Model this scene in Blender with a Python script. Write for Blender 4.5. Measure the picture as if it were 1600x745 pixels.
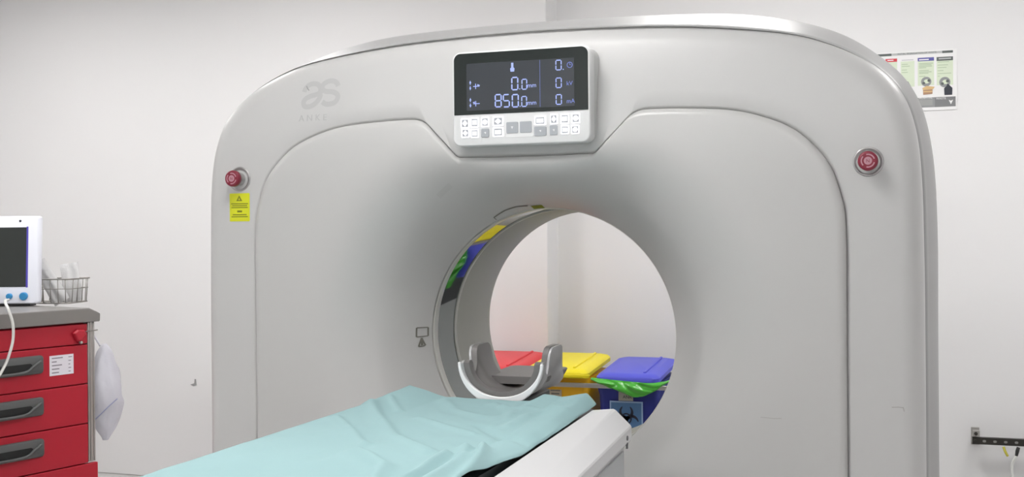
import bpy, bmesh, math, random
from mathutils import Vector, Matrix, noise
random.seed(7)
for o in list(bpy.data.objects): bpy.data.objects.remove(o)
S = bpy.context.scene
COL = S.collection
PI = math.pi

# ------------------------------------------------------------------ camera
cd = bpy.data.cameras.new('camera'); co = bpy.data.objects.new('camera', cd); COL.objects.link(co)
R_ = Vector((0.94698865, 0.32115448, -0.00850228)); U_ = Vector((0.0071234, 0.00546828, 0.99995968)); F_ = Vector((-0.32118803, 0.94701103, -0.00289068))
cm = Matrix((R_, U_, -F_)).transposed().to_4x4(); cm.translation = Vector((0.924, -2.8323, 1.2833))
co.matrix_world = cm
cd.sensor_width = 36; cd.sensor_fit = 'HORIZONTAL'; cd.lens = 1761.82 / 1600 * 36; cd.clip_start = .05
S.camera = co
# ------------------------------------------------------------------ world, exposure
W = bpy.data.worlds.new('world'); S.world = W; W.use_nodes = True
W.node_tree.nodes['Background'].inputs[0].default_value = (.9, .95, 1, 1)
W.node_tree.nodes['Background'].inputs[1].default_value = .05
S.view_settings.view_transform = 'Standard'; S.view_settings.look = 'None'
S.view_settings.gamma = 1; S.view_settings.use_curve_mapping = False
S.view_settings.exposure = 0.0
LIGHT_E = 19.2
# unseen ceiling panels, most added for fill: x, y, size x, size y
PANELS = [(x, y, .6, .6) for x, y in ((-.12, -.95), (-3.3, .95), (-1.75, 1.0), (.40, 1.15), (1.9, 1.0), (-3.3, -.95), (-1.5, -2.8), (1.0, -2.8), (-.2, -3.8))]

# ------------------------------------------------------------------ helpers
def srgb(r, g, b):
    f = lambda c: ((c / 255 + .055) / 1.055) ** 2.4 if c / 255 > .04045 else c / 255 / 12.92
    return (f(r), f(g), f(b), 1)

def mat(name, rgb, rough=.5, metal=0, coat=0, emis=None, es=0, bump=0, bscale=60, var=0, vscale=3, spec=.5, trans=0, alpha=1, sss=0):
    m = bpy.data.materials.new(name); m.use_nodes = True
    nt = m.node_tree; b = nt.nodes['Principled BSDF']
    c = rgb if len(rgb) == 4 else (*rgb, 1)
    b.inputs['Base Color'].default_value = c
    b.inputs['Roughness'].default_value = rough; b.inputs['Metallic'].default_value = metal
    b.inputs['Specular IOR Level'].default_value = spec
    b.inputs['Coat Weight'].default_value = coat; b.inputs['Coat Roughness'].default_value = .08 if name != 'panel_plastic' else .22
    b.inputs['Transmission Weight'].default_value = trans; b.inputs['Alpha'].default_value = alpha
    if sss: b.inputs['Subsurface Weight'].default_value = sss; b.inputs['Subsurface Scale'].default_value = .01
    if emis: b.inputs['Emission Color'].default_value = emis; b.inputs['Emission Strength'].default_value = es
    tc = nt.nodes.new('ShaderNodeTexCoord')
    n = nt.nodes.new('ShaderNodeTexNoise'); n.inputs['Scale'].default_value = vscale; n.inputs['Detail'].default_value = 4
    nt.links.new(tc.outputs['Object'], n.inputs['Vector'])
    mx = nt.nodes.new('ShaderNodeMix'); mx.data_type = 'RGBA'
    k = 1 - (var or .02)
    mx.inputs['A'].default_value = (c[0] * k, c[1] * k, c[2] * k, 1); mx.inputs['B'].default_value = c
    nt.links.new(n.outputs['Fac'], mx.inputs['Factor']); nt.links.new(mx.outputs['Result'], b.inputs['Base Color'])
    if bump:
        n2 = nt.nodes.new('ShaderNodeTexNoise'); n2.inputs['Scale'].default_value = bscale; n2.inputs['Detail'].default_value = 5
        nt.links.new(tc.outputs['Object'], n2.inputs['Vector'])
        bp = nt.nodes.new('ShaderNodeBump'); bp.inputs['Strength'].default_value = bump; bp.inputs['Distance'].default_value = .01
        nt.links.new(n2.outputs['Fac'], bp.inputs['Height']); nt.links.new(bp.outputs['Normal'], b.inputs['Normal'])
    return m

M = {
 'wall': mat('wall_paint', (.775, .772, .775), .75, bump=.04, bscale=25, var=.02, vscale=1.2),
 'ceil': mat('ceiling_paint', (.85, .85, .85), .9),
 'floor': mat('vinyl_floor', (.55, .54, .53), .3, var=.15, vscale=30),
 'skirt': mat('skirting_vinyl', (.25, .28, .27), .5),
 'cover': mat('cover_plastic', (.55, .547, .543), .38, bump=.015, bscale=400, var=.01),
 'panel': mat('panel_plastic', (.53, .527, .52), .36, coat=.25, bump=.015, bscale=400, var=.015),
 'rear': mat('rear_cover_plastic', (.37, .37, .37), .42, var=.01),
 'liner': mat('bore_liner_plastic', (.50, .50, .46), .45, var=.03),
 'lip': mat('throat_lip_plastic', (.62, .62, .58), .35),
 'band': mat('glossy_scan_window', (.16, .175, .17), .035, metal=1, var=.02),
 'groove': mat('seam_rubber', (.12, .12, .12), .7),
 'base': mat('plinth_grey', (.2, .2, .21), .6),
 'console': mat('console_plastic', (.78, .785, .79), .35),
 'console_side': mat('console_side_plastic', (.62, .63, .62), .4),
 'glass': mat('console_black_glass', (.012, .018, .017), .08, coat=.0, spec=.6),
 'lcd': mat('lcd_panel', (.032, .038, .045), .12, emis=(.03, .038, .06, 1), es=.12, spec=.8),
 'seg': mat('lit_segment', (.2, .25, .5), .5, emis=(.36, .44, .85, 1), es=.62),
 'seg_dim': mat('dim_lit_segment', (.1, .12, .3), .5, emis=(.13, .2, .6, 1), es=.6),
 'key_lit': mat('backlit_key', (.8, .8, .85), .4, emis=(1, .97, 1, 1), es=.75),
 'key_grey': mat('grey_key', (.40, .42, .45), .45),
 'logo': mat('logo_ink', (.475, .475, .475), .40),
 'mark': mat('marking_ink', (.17, .165, .14), .6),
 'scuff': mat('scuff_mark', (.3, .3, .3), .8),
 'red_cap': mat('red_button_plastic', (.22, .008, .03), .35, coat=.2),
 'pink': mat('pink_arrow_print', (.50, .25, .30), .5),
 'collar': mat('metal_collar', (.45, .44, .44), .28, metal=.8),
 'yellow_label': mat('yellow_label', (.68, .70, .015), .5),
 'label_ink': mat('label_ink', (.22, .24, .01), .6),
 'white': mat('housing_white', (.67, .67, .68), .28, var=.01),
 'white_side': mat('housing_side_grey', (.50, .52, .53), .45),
 'dark': mat('dark_rubber', (.03, .04, .04), .6),
 'carbon': mat('cradle_shell', (.035, .045, .048), .4),
 'sheet': mat('nonwoven_sheet', (.315, .485, .50), .8, bump=.12, bscale=18, var=.10, vscale=4, spec=.25),
 'hold_white': mat('holder_white_rim', (.9, .9, .91), .3),
 'hold_grey': mat('holder_grey_shell', (.17, .16, .157), .38, var=.04),
 'hold_silver': mat('holder_silver', (.46, .46, .47), .3, metal=.3),
 'bin_red': mat('red_bin_plastic', (.70, .035, .05), .4),
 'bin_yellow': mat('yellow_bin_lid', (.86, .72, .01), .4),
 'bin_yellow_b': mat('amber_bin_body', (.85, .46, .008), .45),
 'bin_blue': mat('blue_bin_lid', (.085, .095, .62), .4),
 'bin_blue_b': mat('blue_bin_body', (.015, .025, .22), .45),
 'bag_green': mat('green_bin_bag', (.06, .42, .03), .3, bump=.5, bscale=30, coat=.3),
 'bag_white': mat('white_bag', (.72, .72, .80), .5, bump=1, bscale=9, alpha=.62),
 'sign_blue': mat('biohazard_sticker', (.07, .16, .32), .4),
 'sign_edge': mat('sticker_border', (.30, .42, .62), .5),
 'black': mat('black_ink', (.012, .015, .03), .5),
 'label_beige': mat('beige_label', (.50, .42, .30), .6),
 'label_grey': mat('grey_label', (.34, .33, .28), .6),
 'steel': mat('brushed_steel', (.55, .54, .52), .35, metal=.85, var=.1, vscale=40),
 'cart_red': mat('cart_red_paint', (.46, .012, .03), .42, var=.04),
 'cart_top': mat('cart_worktop_grey', (.26, .25, .24), .38, metal=.3, var=.06, vscale=10),
 'handle': mat('handle_grey_plastic', (.085, .09, .09), .45),
 'recess_dark': mat('recess_shade', (.012, .014, .014), .6),
 'paper': mat('white_paper', (.78, .76, .82), .7),
 'ink': mat('print_ink', (.22, .20, .24), .7),
 'mon_case': mat('monitor_case', (.80, .82, .90), .4),
 'mon_screen': mat('monitor_screen', (.035, .04, .038), .2),
 'mon_edge': mat('monitor_screen_edge', (.08, .06, .45), .4),
 'knob_blue': mat('blue_knob', (.03, .26, .55), .4),
 'packet': mat('plastic_packet', (.80, .80, .80), .25, bump=.5, bscale=35, alpha=.8),
 'packet2': mat('paper_packet', (.62, .60, .55), .5, bump=.3, bscale=30),
 'wire': mat('basket_wire', (.30, .29, .27), .35, metal=.8),
 'cable_w': mat('white_cable', (.74, .75, .72), .4),
 'cable_y': mat('yellow_cable', (.55, .50, .06), .5),
 'cable_k': mat('black_plug', (.02, .02, .02), .5),
 'strut': mat('dark_steel_strut', (.035, .032, .028), .45, metal=.5),
 'strut_hole': mat('strut_hole', (.24, .235, .22), .7),
 'bracket': mat('bracket_grey', (.34, .33, .31), .5),
 'p_paper': mat('poster_paper', (.82, .82, .82), .5),
 'p_green': mat('poster_pale_green', (.66, .74, .58), .55),
 'p_dark': mat('poster_dark_grey', (.10, .115, .11), .55),
 'p_grey': mat('poster_grey', (.27, .28, .285), .55),
 'p_light': mat('poster_light_grey', (.50, .51, .51), .55),
 'p_red': mat('poster_red', (.62, .05, .07), .55),
 'p_blue': mat('poster_blue', (.10, .10, .36), .55),
 'p_brown': mat('poster_brown', (.42, .25, .16), .55),
 'p_tan': mat('poster_tan', (.66, .46, .22), .55),
 'p_text': mat('poster_text', (.42, .52, .36), .6),
 'fixture': mat('light_frame', (.8, .8, .8), .5),
 'glow': mat('light_diffuser', (.9, .9, .9), .6, emis=(1, .985, .97, 1), es=LIGHT_E),
}

def link(name, bm, mats, parent=None, smooth=False, bevel=0, segs=2, solid=0, sub=0, auto=None):
    me = bpy.data.meshes.new(name)
    bmesh.ops.recalc_face_normals(bm, faces=bm.faces)
    bm.to_mesh(me); bm.free()
    for m in (mats if isinstance(mats, (list, tuple)) else [mats]):
        me.materials.append(M[m] if isinstance(m, str) else m)
    o = bpy.data.objects.new(name, me); COL.objects.link(o)
    if parent is not None: o.parent = parent
    if smooth:
        for p in me.polygons: p.use_smooth = True
    if solid:
        s = o.modifiers.new('solid', 'SOLIDIFY'); s.thickness = solid; s.offset = -1
    if bevel:
        b = o.modifiers.new('bevel', 'BEVEL'); b.width = bevel; b.segments = segs; b.limit_method = 'ANGLE'; b.angle_limit = math.radians(40)
        b.harden_normals = False
        for p in me.polygons: p.use_smooth = True
        if hasattr(me, 'set_sharp_from_angle'): me.set_sharp_from_angle(angle=math.radians(50))
    elif auto:
        for p in me.polygons: p.use_smooth = True
        me.set_sharp_from_angle(angle=math.radians(auto))
    if sub:
        s = o.modifiers.new('sub', 'SUBSURF'); s.levels = sub; s.render_levels = sub
    return o

def empty(name, loc, rz=0, label=None, cat=None, group=None):
    o = bpy.data.objects.new(name, None); COL.objects.link(o)
    o.location = loc; o.rotation_euler = (0, 0, rz); o.empty_display_size = .1
    tag(o, label, cat, group); return o

def imprint(base, name_parts):
    """fold printed shapes into the mesh of the surface they are printed on"""
    bm = BM(); bm.from_mesh(base.data); mats = list(base.data.materials)
    for o in name_parts:
        off = len(mats); mats += list(o.data.materials)
        tmp = BM(); tmp.from_mesh(o.data)
        for f in tmp.faces: f.material_index += off
        me = bpy.data.meshes.new('tmp'); tmp.to_mesh(me); tmp.free(); bm.from_mesh(me); bpy.data.meshes.remove(me)
        d = o.data; bpy.data.objects.remove(o); bpy.data.meshes.remove(d)
    for m in mats[len(base.data.materials):]: base.data.materials.append(m)
    bm.to_mesh(base.data); bm.free()
def printed(parent, base, *names):
    kids = [c for c in parent.children]
    bo = [c for c in kids if c.name.split('.')[0] == base][0]
    imprint(bo, [c for c in kids if c.name.split('.')[0] in names])
def tag(o, label=None, cat=None, group=None, kind=None):
    if label: o['label'] = label
    if cat: o['category'] = cat
    if group: o['group'] = group
    if kind: o['kind'] = kind
    return o

def BM(): return bmesh.new()
def box(bm, x0, x1, y0, y1, z0, z1, mi=0, mtx=None):
    vs = [bm.verts.new((x, y, z)) for x in (x0, x1) for y in (y0, y1) for z in (z0, z1)]
    if mtx: 
        for v in vs: v.co = mtx @ v.co
    for f in ((0, 1, 3, 2), (4, 6, 7, 5), (0, 4, 5, 1), (2, 3, 7, 6), (0, 2, 6, 4), (1, 5, 7, 3)):
        fc = bm.faces.new([vs[i] for i in f]); fc.material_index = mi
    return vs
def loft(bm, rings, closed=True, cap0=False, cap1=False, mi=0):
    """rings: list of lists of coords, joined in order"""
    VR = [[bm.verts.new(p) for p in r] for r in rings]
    n = len(rings[0])
    for a, b in zip(VR[:-1], VR[1:]):
        for i in range(n if closed else n - 1):
            j = (i + 1) % n
            f = bm.faces.new((a[i], a[j], b[j], b[i])); f.material_index = mi
    if cap0: bm.faces.new(VR[0][::-1]).material_index = mi
    if cap1: bm.faces.new(VR[-1]).material_index = mi
    return VR
def rrect(w, h, r, n=6, cx=0, cy=0):
    pts = []
    for k, (sx, sy) in enumerate(((1, 1), (-1, 1), (-1, -1), (1, -1))):
        for i in range(n + 1):
            a = k * PI / 2 + i / n * PI / 2
            pts.append((cx + sx * (w / 2 - r) + r * math.cos(a), cy + sy * (h / 2 - r) + r * math.sin(a)))
    return pts
def tube(bm, pts, r, n=8, closed=False, mi=0):
    P = [Vector(p) for p in pts]; N = len(P); rings = []
    t0 = (P[1] - P[0]).normalized(); up = Vector((0, 0, 1)) if abs(t0.z) < .9 else Vector((1, 0, 0))
    nrm = t0.cross(up).normalized()
    for i in range(N):
        if closed: t = (P[(i + 1) % N] - P[i - 1]).normalized()
        else: t = (P[min(i + 1, N - 1)] - P[max(i - 1, 0)]).normalized()
        nrm = (nrm - t * nrm.dot(t)).normalized(); b = t.cross(nrm)
        rr = r[i] if isinstance(r, (list, tuple)) else r
        rings.append([P[i] + (nrm * math.cos(a) + b * math.sin(a)) * rr for a in [2 * PI * k / n for k in range(n)]])
    if closed: rings.append(rings[0])
    loft(bm, rings, True, not closed, not closed, mi)
def spline(pts, k=8):
    P = [Vector(p) for p in pts]; out = []
    for i in range(len(P) - 1):
        a = P[max(i - 1, 0)]; b = P[i]; c = P[i + 1]; d = P[min(i + 2, len(P) - 1)]
        for j in range(k):
            t = j / k
            out.append(.5 * ((2 * b) + (c - a) * t + (2 * a - 5 * b + 4 * c - d) * t * t + (-a + 3 * b - 3 * c + d) * t ** 3))
    out.append(P[-1]); return out
def lathe(bm, prof, n=32, axis='-y', c=(0, 0, 0), mi=0):
    """prof: (radius, height) along axis"""
    rings = []
    for r, h in prof:
        ring = []
        for k in range(n):
            a = 2 * PI * k / n; x, z = r * math.cos(a), r * math.sin(a)
            if axis == '-y': p = (c[0] + x, c[1] - h, c[2] + z)
            elif axis == 'z': p = (c[0] + x, c[1] + z, c[2] + h)
            else: p = (c[0] + h, c[1] + x, c[2] + z)
            ring.append(p)
        rings.append(ring)
    loft(bm, rings, True, True, True, mi)
def text_bm(s, size, depth=.0005, align='LEFT'):
    """letters in the x-z plane, facing -y, origin at baseline"""
    cu = bpy.data.curves.new('t', 'FONT'); cu.body = s; cu.size = size; cu.align_x = align; cu.extrude = depth / 2; cu.resolution_u = 3
    o = bpy.data.objects.new('t', cu); COL.objects.link(o)
    dg = bpy.context.evaluated_depsgraph_get(); ev = o.evaluated_get(dg); me = ev.to_mesh()
    bm = BM(); bm.from_mesh(me); ev.to_mesh_clear()
    bpy.data.objects.remove(o); bpy.data.curves.remove(cu)
    bmesh.ops.rotate(bm, verts=bm.verts, cent=(0, 0, 0), matrix=Matrix.Rotation(PI / 2, 3, 'X'))
    return bm
def merge(bm, other, off=(0, 0, 0), mi=0):
    me = bpy.data.meshes.new('tmp'); bmesh.ops.translate(other, verts=other.verts, vec=off)
    for f in other.faces: f.material_index = mi
    other.to_mesh(me); other.free(); bm.from_mesh(me); bpy.data.meshes.remove(me)
def poly(bm, pts, y, d=.0006, mi=0):
    """flat outline in x-z plane with thickness d towards -y"""
    a = [bm.verts.new((p[0], y - d, p[1])) for p in pts]; b = [bm.verts.new((p[0], y, p[1])) for p in pts]
    fs = [bm.faces.new(a), bm.faces.new(b[::-1])]
    for i in range(len(pts)):
        j = (i + 1) % len(pts); fs.append(bm.faces.new((a[j], a[i], b[i], b[j])))
    for f in fs: f.material_index = mi
def bar(bm, x0, x1, z0, z1, y, d=.0006, mi=0): poly(bm, [(x0, z0), (x1, z0), (x1, z1), (x0, z1)], y, d, mi)
def disc(bm, cx, cz, r, y, d=.0006, mi=0, n=16, sz=1): poly(bm, [(cx + r * math.cos(2 * PI * k / n), cz + sz * r * math.sin(2 * PI * k / n)) for k in range(n)], y, d, mi)
def ribbon(bm, pts, w, y=0, d=.0008, mi=0, yf=None):
    P = [Vector((p[0], p[1])) for p in pts]; L, Rr = [], []
    for i in range(len(P)):
        t = (P[min(i + 1, len(P) - 1)] - P[max(i - 1, 0)]).normalized(); n = Vector((-t.y, t.x)) * w / 2
        L.append(P[i] + n); Rr.append(P[i] - n)
    Y = (lambda q: yf(q)) if yf else (lambda q: y)
    A = [(bm.verts.new((l.x, Y(l) - d, l.y)), bm.verts.new((r.x, Y(r) - d, r.y))) for l, r in zip(L, Rr)]
    for a, b in zip(A[:-1], A[1:]): bm.faces.new((a[0], a[1], b[1], b[0])).material_index = mi

# ------------------------------------------------------------------ room shell
XL, XR, YF, YB, H = -4.9, 2.7, -4.4, 2.45, 2.78
YP = 2.29; XP = -.635        # proud part of the back wall and its corner
def struct(name, bm, m, **k): return tag(link(name, bm, m, **k), kind='structure')
b = BM(); box(b, XL - .1, XR + .1, YF - .1, YB + .1, -.1, 0); struct('floor', b, 'floor')
b = BM(); box(b, XL - .1, XR + .1, YF - .1, YB + .1, H, H + .1); struct('ceiling', b, 'ceil')
b = BM()
loft(b, [[(XL - .1, YP, z), (XP, YP, z), (XP, YB, z), (XR + .1, YB, z), (XR + .1, YB + .12, z), (XL - .1, YB + .12, z)] for z in (0, H)], True, True, True)
struct('wall_back', b, 'wall', bevel=.006)
b = BM(); box(b, XL - .1, XL, YF, YP, 0, H); struct('wall_left', b, 'wall')
b = BM(); box(b, XR, XR + .1, YF, YB, 0, H); struct('wall_right', b, 'wall')
b = BM(); box(b, XL - .1, XR + .1, YF - .1, YF, 0, H); struct('wall_front', b, 'wall')

for k, (x, y, sx, sy) in enumerate(PANELS):
    t = empty('unseen_ceiling_light', (x, y, H), 0, 'unseen square flat ceiling light panel in a white frame, most of the set added as fill', 'ceiling light', 'square ceiling light panels')
    b = BM()
    for (a0, a1, c0, c1) in ((-sx / 2 - .03, sx / 2 + .03, -sy / 2 - .03, -sy / 2), (-sx / 2 - .03, sx / 2 + .03, sy / 2, sy / 2 + .03), (-sx / 2 - .03, -sx / 2, -sy / 2, sy / 2), (sx / 2, sx / 2 + .03, -sy / 2, sy / 2)):
        box(b, a0, a1, c0, c1, -.02, 0)
    link('frame', b, 'fixture', t)
    b = BM(); box(b, -sx / 2, sx / 2, -sy / 2, sy / 2, -.012, 0); link('diffuser', b, 'glow', t)

# ------------------------------------------------------------------ CT scanner
ZC = 1.0
scan = empty('ct_scanner', (0, 0, 0), 0, 'large pale grey CT scanner gantry with a round bore and a display above it', 'CT scanner')
def full(half):      # mirror a half outline that runs from the bottom (x>0) up to x=0
    return half + [(-x, z) for x, z in half[::-1] if x > 1e-6]
def smooth2(pts, k=8): return [(p.x, p.y) for p in spline([(x, z, 0) for x, z in pts], k)]
F_half = [(.965, .05), (.992, .12)] + smooth2([(.992, .5), (.992, 1.0), (.991, 1.22), (.986, 1.43), (.970, 1.55), (.935, 1.635), (.870, 1.698), (.770, 1.752), (.650, 1.787), (.420, 1.817), (.200, 1.829), (0, 1.833)])
G_half = [(1.0, .05), (1.03, .12)] + smooth2([(1.03, .5), (1.03, 1.0), (1.03, 1.3), (1.018, 1.5), (.98, 1.64), (.90, 1.737), (.77, 1.820), (.57, 1.874), (.33, 1.892), (0, 1.897)])
P_half = [(.80, .14), (.817, .16)] + smooth2([(.817, .6), (.817, 1.0), (.817, 1.285), (.806, 1.375), (.772, 1.462), (.702, 1.535), (.620, 1.574), (.535, 1.595), (.420, 1.604), (.335, 1.606), (.305, 1.602), (.283, 1.590)], 6) + [(.198, 1.502), (.190, 1.497), (.10, 1.495), (0, 1.495)]
def rho(poly_, a):
    dx, dz = math.cos(a), math.sin(a); best = 0
    for (x0, z0), (x1, z1) in zip(poly_, poly_[1:] + poly_[:1]):
        z0 -= ZC; z1 -= ZC; ex, ez = x1 - x0, z1 - z0
        den = dx * ez - dz * ex
        if abs(den) < 1e-12: continue
        t = (x0 * ez - z0 * ex) / den; s = (x0 * dz - z0 * dx) / den
        if t > 0 and -1e-6 <= s <= 1 + 1e-6: best = max(best, t)
    return best
NA = 900
ANG = [2 * PI * (k + .5) / NA for k in range(NA)]
FO, GO, PO = full(F_half), full(G_half), full(P_half)
rF = [rho(FO, a) for a in ANG]; rG = [rho(GO, a) for a in ANG]; rP = [rho(PO, a) for a in ANG]
RB = .36
def sm(arr, w):
    n = len(arr); out = []
    for i in range(n): out.append(sum(arr[(i + k) % n] for k in range(-w, w + 1)) / (2 * w + 1))
    return out
FW = sm(sm([min(.30, (r - RB) * 1.05) for r in rP], 30), 20)
FW = sm(sm([min(w, r - RB - .012) for w, r in zip(FW, rP)], 22), 16)        # funnel width by direction
CONE = [.10 + .38 * min(1, max(0, .30 - math.sin(a))) for a in ANG]
def fdepth(k, r):
    u = max(0., 1 - (r - RB) / FW[k % NA])
    # smooth lip: flat, then curving in ever more steeply
    v = max(0., 1 - (r - RB) / min(.10, .7 * FW[k % NA]))
    c = CONE[k % NA]      # share of the steep inner cone: weak above, stronger below the bore
    return .235 * ((1 - c) * u ** 2.1 + c * v ** 1.3)
def yfront(x, z):      # the frame leans back towards its top
    return .052 * max(0., (z - 1.40) / .43) ** 2
def ring(rs, ys):
    out = []
    for k, a in enumerate(ANG):
        x = rs[k] * math.cos(a); z = ZC + rs[k] * math.sin(a)
        y = ys(k, x, z) if callable(ys) else ys
        out.append((x, y, z))
    return out
# frame of the front cover
b = BM()
rings = [ring([r - .004 for r in rP], lambda k, x, z: .010 + yfront(x, z)), ring([r - .0015 for r in rP], lambda k, x, z: .006 + yfront(x, z)), ring([r + .002 for r in rP], lambda k, x, z: .002 + yfront(x, z)), ring([r + .006 for r in rP], lambda k, x, z: yfront(x, z))]
RD = .055
for q in (.25, .5, .75): rings.append(ring([p + .009 + (f - RD - p - .009) * q for p, f in zip(rP, rF)], lambda k, x, z: yfront(x, z)))
for i in range(0, 9):
    a = i / 8 * PI / 2
    rings.append(ring([f - RD + RD * math.sin(a) for f in rF], lambda k, x, z, a=a: yfront(x, z) * math.cos(a) ** .5 + .06 * (1 - math.cos(a))))
rings.append(ring([f + .002 for f in rF], .092)); rings.append(ring([f - .004 for f in rF], .097)); rings.append(ring([f - .02 for f in rF], .099))
loft(b, rings); link('front_cover', b, 'cover', scan, auto=55)
# raised inner panel with the funnel
b = BM()
def ypan(k, x, z): 
    r = math.hypot(x, z - ZC); q = max(0., (z - 1.40) / .43)
    return -.017 + fdepth(k, r) + .052 * q * q
rings = []
for off, dy in [(.003, .034)] + [(.0035 + .0235 * (1 - math.cos(i / 9 * PI / 2)), .020 * (1 - math.sin(i / 9 * PI / 2))) for i in range(10)]:
    rings.append(ring([r - off for r in rP], lambda k, x, z, dy=dy: ypan(k, x, z) + dy))
NR = 34
for i in range(1, NR + 1):
    q = i / NR; q = q ** .85
    rings.append(ring([(r - .027) * (1 - q) + RB * q for r in rP], ypan))
loft(b, rings); link('inner_panel', b, 'panel', scan, auto=60)
# throat: lip, scan window, lip, liner
def cyl(name, prof, m):
    b = BM(); loft(b, [[(r * math.cos(2 * PI * k / 256), y, ZC + r * math.sin(2 * PI * k / 256)) for k in range(256)] for r, y in prof])
    return link(name, b, m, scan, auto=50)
cyl('throat_lip', [(.375, .232), (.3605, .226), (.3575, .2265), (.3565, .231), (.357, .256), (.3592, .262), (.375, .262)], 'lip')
cyl('scan_window', [(.375, .2625), (.3605, .263), (.361, .33), (.3605, .3935), (.375, .394)], 'band')
cyl('window_rim', [(.375, .3945), (.3575, .3945), (.3568, .398), (.357, .408), (.3595, .411), (.375, .411)], 'lip')
b = BM()
prof = [(.375, .4115), (.360, .412), (.359, .414), (.359, .70), (.361, .715), (.375, .745), (.41, .80), (.46, .86), (.53, .915), (.58, .93)]
loft(b, [[(r * math.cos(a), y, ZC + r * math.sin(a)) for a in ANG[::4]] for r, y in prof]); link('bore_liner', b, 'liner', scan, auto=50)
# rear shell
b = BM()
def mixr(q, off=0): return [f * (1 - q) + g * q + off for f, g in zip(rF, rG)]
rings = [ring(mixr(0, -.02), .1), ring(mixr(0, -.004), .1005), ring(mixr(0, .001), .103), ring(mixr(.12, .002), .108)]
for i in range(1, 11):
    q = i / 10
    rings.append(ring(mixr(.12 + .88 * math.sin(q * PI / 2)), .108 + .19 * q))
rings.append(ring(rG, .62))
for i in range(1, 9):
    a = i / 8 * PI / 2
    rings.append(ring([g - .16 * (1 - math.cos(a)) for g in rG], .62 + .31 * math.sin(a)))
rings.append(ring([g * .3 + .58 * .7 for g in rG], .931)); rings.append(ring([.58] * NA, .931))
loft(b, rings); link('rear_cover', b, 'rear', scan, auto=50)
b = BM(); box(b, -.96, .96, .03, .9, 0, .06); link('plinth', b, 'base', scan, bevel=.01)
# little plugs on the rear cover
for (x, y, z) in ((.806, .16, 1.789), (.79, .2, 1.80)):
    pass
b = BM(); lathe(b, [(.006, 0), (.006, .003), (.004, .004)], 12, 'z', (0, 0, 0))
pl = link('screw_plug', b, 'base', scan, smooth=True); pl.location = (.792, .215, 1.789); pl.rotation_euler = (math.radians(-10), math.radians(38), 0)
tag(pl, 'small dark screw plug')

# logo and letters, faded
b = BM()
LX = lambda X: -.688 + X / 9.93 * .00204
LZ = lambda Y: 1.728 - (Y - 95) / 9.93 * .00180
yf2 = lambda q: yfront(0, q.y)
for s in ([(105, 270), (120, 220), (170, 165), (240, 145), (310, 160), (350, 210), (358, 270), (356, 340)],
          [(350, 300), (280, 325), (200, 345), (130, 385), (105, 440), (130, 500), (210, 505), (290, 460), (345, 390), (365, 320)],
          [(625, 205), (600, 150), (540, 118), (470, 120), (405, 155), (380, 200), (395, 250), (450, 280), (540, 290), (610, 325), (632, 380), (600, 450), (530, 480), (450, 478), (395, 440)]):
    ribbon(b, [(p.x, p.y) for p in spline([(LX(X), LZ(Y), 0) for X, Y in s], 5)], .0148, yf=yf2)
link('logo', b, 'logo', scan)
t = text_bm('A N K E', .026, .0004); 
for v in t.verts: v.co += Vector((-.679, 0, 1.612))
for v in t.verts: v.co.y += yfront(0, v.co.z) - .0008
link('logo_lettering', t, 'logo', scan)
b = BM(); ribbon(b, [(LX(135), LZ(175)), (LX(155), LZ(215)), (LX(182), LZ(250))], .0028, yf=lambda q: yfront(0, q.y) - .0006)
link('scuff', b, 'scuff', scan)

for pts, w in (([(.915, .866), (.93, .867), (.942, .866)], .0022), ([(.941, .866), (.943, .857)], .002), ([(.61, .832), (.64, .830), (.66, .831)], .0014)):
    b = BM(); ribbon(b, pts, w, yf=lambda q: (-.0006 if q.x > .82 else -.0176)); link('scuff', b, mat('faint_scuff', (.40, .385, .375), .6), scan)
# emergency stop buttons
for sx in (-1, 1):
    cx, cz, cy = sx * .866, 1.452, yfront(0, 1.452)
    e = bpy.data.objects.new('emergency_button', None); COL.objects.link(e); e.parent = scan; e.location = (cx, cy, cz)
    tag(e, 'red mushroom emergency stop button on the %s' % ('left, above the yellow label' if sx < 0 else 'right'))
    b = BM(); lathe(b, [(.036, -.004), (.0355, .0015), (.033, .003), (.030, .0015), (.025, -.001), (.019, -.002), (.019, .004), (.0175, .02), (.0175, .022)], 40); link('collar', b, 'collar', e, auto=60)
    b = BM(); lathe(b, [(.014, .0225), (.021, .024), (.0235, .028), (.0235, .036), (.0225, .0405), (.0195, .0425), (.017, .0425)], 40); link('push_cap', b, 'red_cap', e, auto=60)
    b = BM()
    for k in range(3):
        a0 = k * 2 * PI / 3 + .3
        for i in range(8):
            a1, a2 = a0 + i * .19, a0 + (i + 1) * .19
            poly(b, [(.0165 * math.cos(a1), .0165 * math.sin(a1)), (.0165 * math.cos(a2), .0165 * math.sin(a2)), (.0135 * math.cos(a2), .0135 * math.sin(a2)), (.0135 * math.cos(a1), .0135 * math.sin(a1))], -.0427, .0004)
    disc(b, 0, 0, .0095, -.0427, .0003)
    merge(b, text_bm('N', .011, .0004, 'CENTER'), (0, -.0434, -.004), 1)
    link('arrow_marks', b, ['pink', 'red_cap'], e); printed(e, 'push_cap', 'arrow_marks')

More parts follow.
